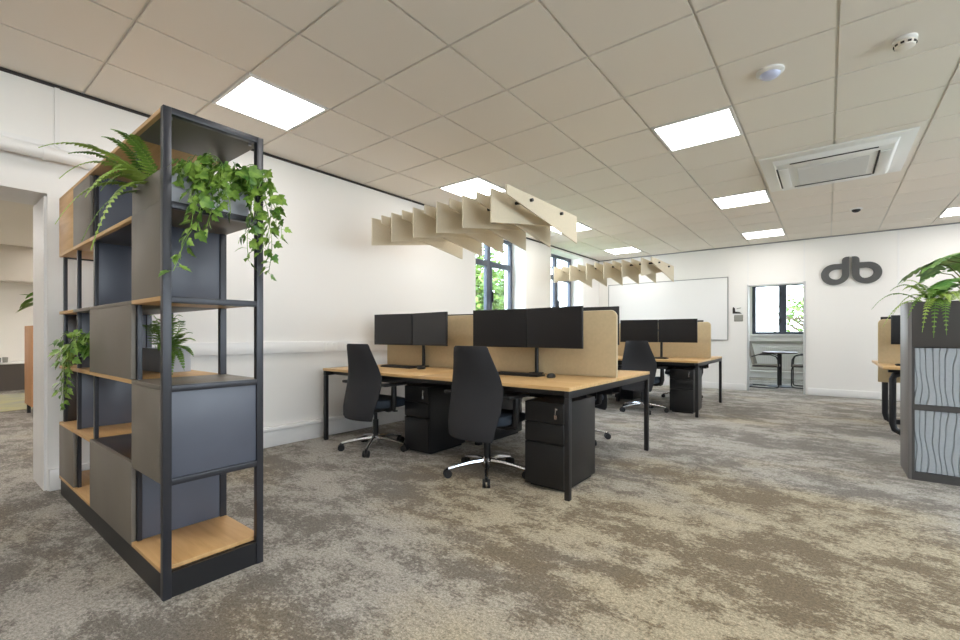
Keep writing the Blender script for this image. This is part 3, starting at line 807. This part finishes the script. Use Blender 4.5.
ch = task_chair((-3.30, 2.66, 0), math.radians(2), 'black high backed office chair on the left at the front desk, nearer the wall')
for x, y, r, l in ((-2.03, 2.69, 0, 'black high backed office chair in front of the right monitors of the front desk'),
                   (-2.0, 4.16, 162, 'black office chair on the far side of the front desk, castors showing behind the pedestal'),
                   (-3.3, 4.3, 175, 'black office chair on the far side of the front desk near the window wall'),
                   (-2.02, 6.24, -4, 'black office chair tucked at the back desk beside its pedestal'),
                   (-2.98, 6.34, 12, 'black office chair at the window end of the back desk'),
                   (-1.88, 7.86, 172, 'black office chair on the far side of the back desk, right of its pedestal')):
    dup(ch, (x, y, 0), math.radians(r), l)

# ------------------------------------------------------------------ whiteboard and wall fittings
t = thing('whiteboard', 'large wall mounted whiteboard with a thin aluminium frame', 'whiteboard', (-2.72, YB, 1.56))
wx0, wx1, wz0, wz1 = -3.9, -1.53, .96, 2.16
MB().box(wx0, wx1, YB-.014, YB-.001, wz0, wz1).build('writing_surface', 'wall2', t)
MB().box(wx0-.012, wx0, YB-.022, YB-.001, wz0, wz1).box(wx1, wx1+.012, YB-.022, YB-.001, wz0, wz1).box(wx0-.012, wx1+.012, YB-.022, YB-.001, wz1, wz1+.014).box(wx0-.012, wx1+.012, YB-.022, YB-.001, wz0-.014, wz0).build('board_frame', 'alu', t)
# notice and switch plate beside the doorway
t = thing('notice_card', 'small white card with a dark swoosh shape left of the doorway', 'sign', (-1.36, YB, 1.55))
MB().box(-1.45, -1.27, YB-.006, YB-.001, 1.44, 1.61).build('card', 'white', t)
MB().prism([(-1.445, 1.46), (-1.29, 1.455), (-1.32, 1.485), (-1.40, 1.50), (-1.405, 1.56), (-1.435, 1.59), (-1.445, 1.56)], 1, YB-.0075, YB-.006).build('swoosh', 'edge', t)
MB().prism([(-1.38, 1.545), (-1.30, 1.56), (-1.31, 1.572), (-1.375, 1.558)], 1, YB-.0075, YB-.006).build('printed_line', 'greyp', t)
t = thing('access_plate', 'grey rectangular plate on the wall under the white card', 'plate', (-1.345, YB, 1.37))
MB().box(-1.42, -1.27, YB-.012, YB-.001, 1.31, 1.43).build('plate_body', 'greyp', t, bevel=.006)
MB().box(-1.405, -1.285, YB-.014, YB-.012, 1.325, 1.415).build('plate_face', mat('grey_face', srgb(152, 150, 142), .4), t)

# db sign ------------------------------------------------------------------
def letter_curve(flip, ox, oz, parent, sx=1.0):
    cu = bpy.data.curves.new('letter_shape', 'CURVE'); cu.dimensions = '2D'; cu.fill_mode = 'BOTH'; cu.extrude = .005; cu.resolution_u = 10
    def ell(cx, cz, a, b, t0, t1, n=12, e=1.0):
        out = []
        for k in range(n+1):
            t = math.radians(t0+(t1-t0)*k/n); c_, s_ = math.cos(t), math.sin(t)
            out.append((cx+a*math.copysign(abs(c_)**e, c_), cz+b*math.copysign(abs(s_)**e, s_)))
        return out
    outer = [(0, .466)]+ell(.035, .406, .067, .060, 90, 0, 8)+[(.102, .358)]+ell(.205, .179, .188, .179, 90, -90, 24)+ell(.205, .179, .205, .179, -90, -180, 14)
    hole = [(.102, .262)]+ell(.175, .178, .105, .084, 90, -90, 16)+ell(.175, .178, .073, .084, -90, -180, 10)
    for pts in (outer, hole):
        sp = cu.splines.new('POLY'); sp.points.add(len(pts)-1); sp.use_cyclic_u = True
        for i, (x, z) in enumerate(pts): sp.points[i].co = ((-x if flip else x)*sx, z, 0, 1)
    tmp = bpy.data.objects.new('tmp', cu); C.objects.link(tmp)
    dg = bpy.context.evaluated_depsgraph_get(); me = bpy.data.meshes.new_from_object(tmp.evaluated_get(dg))
    bpy.data.objects.remove(tmp)
    me.materials.clear(); me.materials.append(M['logo'])
    me.transform(Matrix.Translation((ox, 0, oz)) @ Matrix.Rotation(PI/2, 4, 'X'))
    o = bpy.data.objects.new('letter', me); C.objects.link(o); o.parent = parent
    return o
t = thing('wall_sign', 'dark grey raised db lettering on the white back wall', 'sign', (.30, YB-.03, 1.90))
letter_curve(False, .015, 0, t, .97); letter_curve(True, -.015, 0, t, .97)
for lx in (-.06, .06, -.3, .3):
    MB().tube([(.30+lx, YB-.018, 2.02), (.30+lx, YB, 2.02)], .006, 6).build('stand_off', 'steel', t)

# ------------------------------------------------------------------ storage cabinet on the right
t = thing('storage_cabinet', 'dark grey planter topped storage cabinet with wavy carved panels at the right edge', 'cabinet', (1.1, 4.7, 0))
cx0, cx1, cy0, cy1, ct = .462, 1.70, 4.49, 4.94, 1.29
MB().box(cx0, cx0+.018, cy0, cy1, 0, ct).build('side_panel', 'cabside', t, bevel=.002)
MB().box(cx1-.018, cx1, cy0, cy1, 0, ct).build('side_panel', 'cabside', t, bevel=.002)
MB().box(cx0+.018, cx1-.018, cy0+.03, cy1, .06, 1.15).build('carcass', 'cabdark', t)
MB().box(cx0+.018, cx1-.018, cy0, cy0+.02, .963, ct).build('trough_front', 'cabdark', t, bevel=.002)
MB().box(cx0+.018, cx1-.018, cy1-.02, cy1, 1.15, ct).build('trough_back', 'cabdark', t, bevel=.002)
MB().box(cx0+.018, cx1-.018, cy0, cy0+.03, 0, .058).build('plinth', 'cabdark', t)
MB().box(cx0+.018, cx1-.018, cy0, cy0+.03, .507, .545).build('cross_rail', 'cabdark', t)
MB().box(cx0+.018, cx0+.034, cy0+.001, cy0+.03, .058, .963).build('edge_strip', 'cabdark', t)
def wavy(x0, x1, z0, z1):
    mb = MB(); nx, nz = int((x1-x0)/.002), 40
    def depth(x, z):
        ph = .008*math.sin(z*12+x*17)+.003*math.sin(z*27+1.3+x*31)+.004*math.sin(x*60)
        u = ((x+ph)/.033) % 1.0
        dd = min(u, 1-u)*.033
        return (.010*(1-min(1, dd/.0032)**1.2))
    for k in range(nz+1):
        for i in range(nx+1):
            x = x0+(x1-x0)*i/nx; z = z0+(z1-z0)*k/nz
            mb.v.append(Vector((x, cy0+.008+depth(x, z), z)))
    for k in range(nz):
        for i in range(nx):
            a = k*(nx+1)+i; mb.f.append((a, a+1, a+nx+2, a+nx+1))
    o = len(mb.v)
    mb.box(x0, x1, cy0+.021, cy0+.029, z0, z1)
    return mb
xs = [cx0+.036, cx0+.036+.58, cx1-.02]
for a, b in ((xs[0], xs[1]), (xs[1]+.006, xs[2])):
    for z0, z1 in ((.062, .504), (.548, .955)):
        wavy(a, b, z0, z1).build('wavy_panel', 'wavy', t, smooth=True)
MB().box(cx0+.02, cx1-.02, cy0+.025, cy1-.025, 1.16, 1.25).build('soil', 'soil', t)
# clear tube-like stake at the corner, ferns and monstera
fe = thing('fern_plant', 'bright fern drooping over the corner of the dark storage cabinet', 'plant', (.62, 4.6, 1.25))
for az, L, r, d in [(172, .36, .16, .16), (185, .30, .15, .20), (195, .34, .10, .24), (160, .30, .2, .06), (215, .26, .14, .22), (235, .24, .12, .30), (255, .24, .12, .34), (268, .20, .10, .30), (150, .2, .17, .02), (245, .18, .16, .12), (280, .16, .12, .1), (200, .2, .18, .05), (120, .2, .18, .0), (300, .18, .14, .12), (20, .2, .15, .05), (320, .2, .15, .05), (178, .22, .21, .02)]:
    frond((.63+rnd(-.03, .04), 4.60+rnd(-.02, .02), 1.25), math.radians(az), L, r, d, fe, 'fernl' if rnd(0, 1) > .4 else 'fern', .05, 24)
def mon_leaf(o, az, el, L, parent, tip=(0, 0, 0)):
    """split leaf on a curved stalk"""
    mb = MB(); o = Vector(o); h = Vector((math.cos(az), math.sin(az), 0)); top = o+h*(L*.9)+Vector((0, 0, el))
    mb.tube([o, o+h*L*.2+Vector((0, 0, el*.55)), o+h*L*.55+Vector((0, 0, el*.92)), top], [.005, .004, .004, .003], 6)
    st = mb.build('stalk', 'stem', parent, smooth=True)
    mb = MB(); d = (h+Vector((0, 0, -.35))).normalized(); s = d.cross(Vector((0, 0, 1))).normalized(); n = s.cross(d)
    out = [(-.12, .10), (-.16, .3), (-.05, .46)]
    for k in range(5):
        u = .05+.16*k; w = .52*math.sqrt(max(0, 1-((u-.25)/.8)**2))
        out += [(u+.02, w), (u+.11, w*.97), (u+.10, w*.42)]
    out += [(1.0, .0)]
    full = out+[(u, -v) for u, v in reversed(out[:-1])]
    i0 = len(mb.v); P = lambda u, v: top+d*u*L+s*v*L+n*(-.35*u*u*L+abs(v)*.18*L-(v*v)*.5*L)
    spine = [P(-.02, 0), P(.25, 0), P(.5, 0), P(.75, 0)]
    mb.v += spine; si = [0, 1, 2, 3]
    for u, v in full: mb.v.append(P(u, v))
    k = len(full)
    def ns(i): return min(3, max(0, int((full[i][0]+.12)/.25)))
    for a in range(k-1):
        b2 = a+1; sa, sb = ns(a), ns(b2)
        mb.f.append((i0+sa, i0+4+a, i0+4+b2))
        if sa != sb: mb.f.append((i0+sa, i0+4+b2, i0+sb))
    mb.f.append((i0, i0+4+k-1, i0+4))
    mb.build('leaf', 'mon', st, smooth=True)
mo = thing('monstera_plant', 'broad leaved monstera growing from the storage cabinet trough', 'plant', (.85, 4.7, 1.25))
for az, el, L in [(185, .26, .20), (170, .34, .24), (200, .38, .20), (140, .36, .22), (95, .4, .22), (30, .35, .24), (-20, .34, .22), (-60, .24, .2), (-100, .22, .18), (-140, .20, .17), (215, .16, .16), (60, .28, .2)]:
    mon_leaf((.84+rnd(-.03, .03), 4.70+rnd(-.03, .03), 1.25), math.radians(az), el, L, mo)
for c in range(2):
    mo = thing('monstera_plant', 'monstera further along the storage cabinet trough, beyond the picture edge' if c else 'monstera at the middle of the storage cabinet trough by the picture edge', 'plant', (1.15+.3*c, 4.7, 1.25))
    for k in range(8): mon_leaf((1.15+.3*c, 4.7, 1.25), rnd(0, 2*PI), rnd(.2, .4), rnd(.16, .24), mo)

# ------------------------------------------------------------------ desk behind the cabinet
t = thing('bench_desk', 'oak topped desk with black loop legs behind the dark storage cabinet', 'desk', (1.2, 7, 0))
MB().box(.452, 2.4, 6.22, 6.98, DT-.025, DT).build('desk_top', 'oakd', t, bevel=.002)
MB().box(.452, 2.4, 7.02, 7.75, DT-.025, DT).build('desk_top', 'oakd', t, bevel=.002)
for y in (6.36, 7.14):
    MB().box(.50, .70, y-.03, y+.03, DT-.06, DT-.026).build('leg_bracket', 'black', t)
    pts = [(.72, y, DT-.07), (.60, y, DT-.072), (.55, y, DT-.09), (.535, y, DT-.13), (.535, y, .12), (.55, y, .06), (.60, y, .032), (.78, y, .03)]
    mb = MB()
    mb.tube(pts, .03, 8).build('leg', 'black', t, smooth=True)
MB().box(.70, 2.3, 6.4, 7.1, DT-.09, DT-.05).build('underframe', 'black', t)
t = thing('desk_screen', 'tan divider with rounded corner on the desk behind the storage cabinet', 'divider', (1.4, 7.0, .49), 'tan desk dividers')
MB().prism(rrect(.462, 2.3, .50, 1.235, .05), 1, 6.985, 7.017).build('felt_panel', 'felt', t, bevel=.006)
dup(ms, (1.08, 6.8, DT), 0, 'black monitor edge on the desk behind the storage cabinet')
dup(ms, (1.03, 7.22, DT), PI, 'top of a black monitor behind the divider of the desk at the right')
dup(kb, (.80, 6.62, DT), 0, 'black keyboard on the desk behind the storage cabinet')

# ------------------------------------------------------------------ room behind the doorway
t = thing('round_table', 'round table on a black central column in the room beyond the doorway', 'table', (-.78, 10.95, 0))
MB().lathe([(.30, .675), (.31, .685), (.31, .70), (.30, .705)], (-.78, 10.95, 0), 40).build('table_top', mat('dark_table', srgb(96, 86, 78), .4), t, smooth=True)
MB().lathe([(.04, .02), (.04, .675)], (-.78, 10.95, 0), 16).build('column', 'black', t, smooth=True)
MB().lathe([(.24, 0), (.24, .012), (.05, .025)], (-.78, 10.95, 0), 32).build('foot_plate', 'black', t, smooth=True)
def visitor(loc, rz, label, src=None):
    if src: return dup(src, loc, rz, label)
    t = thing('visitor_chair', label, 'chair', loc, 'grey cantilever visitor chairs', local=True)   # faces +x
    for s in (-1, 1):
        y = s*.25
        MB().tube([(-.20, y, .44), (.16, y, .44), (.22, y, .42), (.235, y, .36), (.235, y, .06), (.22, y, .02), (.15, y, .012), (-.26, y, .012)], .0115, 8).build('side_frame', 'black', t, smooth=True)
        MB().tube([(-.22, y, .62), (-.1, y, .66), (.1, y, .66), (.19, y, .63), (.225, y, .56), (.235, y, .42)], .0115, 8).build('armrest', 'black', t, smooth=True)
    MB().tube([(-.26, -.25, .012), (-.26, .25, .012)], .0115, 8).build('floor_bar', 'black', t, smooth=True)
    MB().box(-.22, .23, -.23, .23, .41, .46).build('seat', 'grey_fab', t, bevel=.018, seg=3)
    vs = MB()
    for (z, x) in ((.46, -.20), (.6, -.235), (.75, -.27), (.88, -.30)):
        for yy in (-.23, -.12, 0, .12, .23):
            c = .03*(yy/.23)**2; vs.v.append(Vector((x+c, yy, z)))
    for (z, x) in ((.46, -.235), (.6, -.27), (.75, -.305), (.88, -.33)):
        for yy in (-.23, -.12, 0, .12, .23):
            c = .03*(yy/.23)**2; vs.v.append(Vector((x+c, yy, z)))
    for o in (0, 20):
        for i in range(3):
            for k in range(4): a = o+i*5+k; vs.f.append((a, a+1, a+6, a+5))
    ring = [0, 1, 2, 3, 4, 9, 14, 19, 18, 17, 16, 15, 10, 5]
    for q in range(len(ring)): a, b = ring[q], ring[(q+1) % len(ring)]; vs.f.append((a, b, b+20, a+20))
    vs.build('backrest', 'grey_fab', t, smooth=True)
    return t
vc = visitor((-.99, 10.66, 0), 0, 'grey visitor chair left of the round table, facing right')
visitor((-.33, 10.95, 0), PI, 'grey visitor chair right of the round table, facing left', vc)
t = thing('radiator', 'white ribbed radiator under the window of the room beyond', 'radiator', (-.8, FY-.08, .2))
MB().box(-1.55, .2, FY-.06, FY-.045, .22, .78).build('radiator_panel', 'white', t)
mb = MB()
for k in range(44): mb.box(-1.54+k*.04, -1.525+k*.04, FY-.085, FY-.06, .24, .76)
mb.build('ribs', 'white', t)
MB().tube([(-2.2, FY-.07, .16), (.6, FY-.07, .16)], .02, 8).build('pipe', 'white', t, smooth=True)
struct(B(-3.9, 2.5, FY-.05, FY, .84, .90).build('trim_10', 'greyp'))

# ------------------------------------------------------------------ room through the left opening
t = thing('tall_cabinet', 'oak cabinet on black legs seen through the left opening', 'cabinet', (-8.2, 1.35, 0))
MB().box(-8.55, -7.98, .965, 1.75, .13, 1.17).build('cabinet_body', 'oakp', t, bevel=.003)
for x in (-8.5, -8.03):
    for y in (1.0, 1.7): MB().box(x-.018, x+.018, y-.018, y+.018, 0, .13).build('leg', 'black', t)
t = thing('leafy_plant', 'green leafy plant standing on the oak cabinet in the room to the left', 'plant', (-8.2, 1.2, 1.17))
MB().lathe([(.10, 0), (.13, .16), (.12, .16), (.11, .13)], (-8.15, 1.15, 1.17), 18).build('pot', 'planter', t, smooth=True)
for k in range(26):
    a = rnd(0, 2*PI); L = rnd(.2, .34); e = rnd(.02, .36)
    b0 = Vector((-8.15, 1.15, 1.30)); h = Vector((math.cos(a), math.sin(a), 0)); tp = b0+h*L*.45+Vector((0, 0, e))
    mb = MB(); mb.tube([b0, b0+h*.05+Vector((0, 0, e*.7)), tp], .003, 4)
    leaf(mb, tp, h+Vector((0, 0, rnd(-.6, .2))), (0, 0, 1), L*.75, L*.32, OVAL, .2)
    mb.build('leaf', 'fern', t)
t = thing('kitchen_counter', 'low dark fronted counter with a white top against the far wall of the left room', 'counter', (-12.4, 1, 0))
MB().box(-12.69, -12.15, -2.5, 3.4, .0, .5).build('counter_front', 'counter', t)
MB().box(-12.69, -12.12, -2.5, 3.4, .5, .53).build('counter_top', 'white', t, bevel=.004)
for k in range(4):
    tag(MB().lathe([(.035, 0), (.04, .06+.01*k), (.036, .07+.01*k)], (0, 0, 0), 14).build('cup', 'greyp', smooth=True), 'small dark cup on the low counter in the room to the left', 'cup', 'cups on the low counter').location = (-12.3, .86+.09*k, .53)
struct(MB().box(-11.4, -8.9, .2, 3.6, 0, .006).build('floor_rug_zone', 'ygreen'))

# ------------------------------------------------------------------ outdoors
struct(B(-40, -13.4, -20, 45, -3.1, -3.0).build('ground_left', 'grass'))
struct(B(-13.4, 40, 13.4, 45, -3.1, -3.0).build('ground_back', 'grass'))
struct(B(-13.4, -4.65, 4.05, 13.4, -3.1, -3.0).build('ground_yard', 'grass'))
def tree(x, y, zc, r, n, label, seed):
    rs = random.Random(seed)
    t = thing('leafy_tree', label, 'tree', (x, y, -3), 'trees outside the windows')
    mb = MB().tube([(x, y, -3), (x+.1, y, -1), (x, y+.1, zc-.3*r), (x+.05, y, zc+.5*r)], [.2, .16, .11, .04], 8)
    for k in range(9):
        a = rs.uniform(0, 2*PI); e = rs.uniform(.1, .8)
        mb.tube([(x, y, zc-.5*r+k*.1*r), (x+math.cos(a)*r*.5, y+math.sin(a)*r*.5, zc-.2*r+e*r*.6), (x+math.cos(a)*r*.85, y+math.sin(a)*r*.85, zc+e*r*.6)], [.05, .03, .01], 5)
    mb.build('trunk', 'bark', t, smooth=True)
    mb = MB()
    cl = [Vector((rs.gauss(0, .45), rs.gauss(0, .45), rs.gauss(0, .45)))*r for _ in range(n//45)]
    for k in range(n):
        c = rs.choice(cl); p = Vector((x, y, zc))+c+Vector((rs.gauss(0, 1), rs.gauss(0, 1), rs.gauss(0, 1)))*.16*r
        d = Vector((rs.uniform(-1, 1), rs.uniform(-1, 1), rs.uniform(-1, .4))); L = rs.uniform(.10, .19)
        leaf(mb, p, d, (rs.uniform(-1, 1), rs.uniform(-1, 1), 1), L, L*.7, LAN, .1)
    mb.build('crown', 'tree', t)
tree(-8.4, 10.9, 1.75, 1.7, 11000, 'bright green tree outside the first left window', 3)
tree(-9.0, 17.2, 1.2, 1.0, 900, 'sparser tree further off outside the second left window', 4)
tree(-.4, 18.2, 1.4, 1.2, 650, 'thin yellow green tree outside the window of the rear room', 6)

# ------------------------------------------------------------------ world, camera, view
w = bpy.data.worlds.new('sky'); S.world = w; w.use_nodes = True
nt = w.node_tree; N = nt.nodes; L = nt.links
bg = N['Background']
tc = N.new('ShaderNodeTexCoord'); sp = N.new('ShaderNodeSeparateXYZ'); r = N.new('ShaderNodeValToRGB')
L.new(tc.outputs['Generated'], sp.inputs[0]); L.new(sp.outputs['Z'], r.inputs['Fac'])
r.color_ramp.elements[0].position = 0; r.color_ramp.elements[0].color = (.86, .93, 1, 1)
r.color_ramp.elements[1].position = .8; r.color_ramp.elements[1].color = (.55, .73, 1, 1)
L.new(r.outputs[0], bg.inputs['Color']); bg.inputs['Strength'].default_value = 9.0

cam = bpy.data.cameras.new('camera'); co = bpy.data.objects.new('camera', cam); C.objects.link(co)
co.location = (0, 0, 1.05); co.rotation_euler = (PI/2, 0, .6625)
cam.sensor_width = 36; cam.lens = 446/960*36; cam.shift_y = 15/960; cam.clip_start = .05; cam.clip_end = 200
S.camera = co
S.view_settings.view_transform = 'Standard'; S.view_settings.look = 'None'; S.view_settings.gamma = 1
S.view_settings.use_curve_mapping = False
S.view_settings.exposure = .45
for o in bpy.data.objects:
    for k in ('_w', '_o'):
        if k in o.keys(): del o[k]
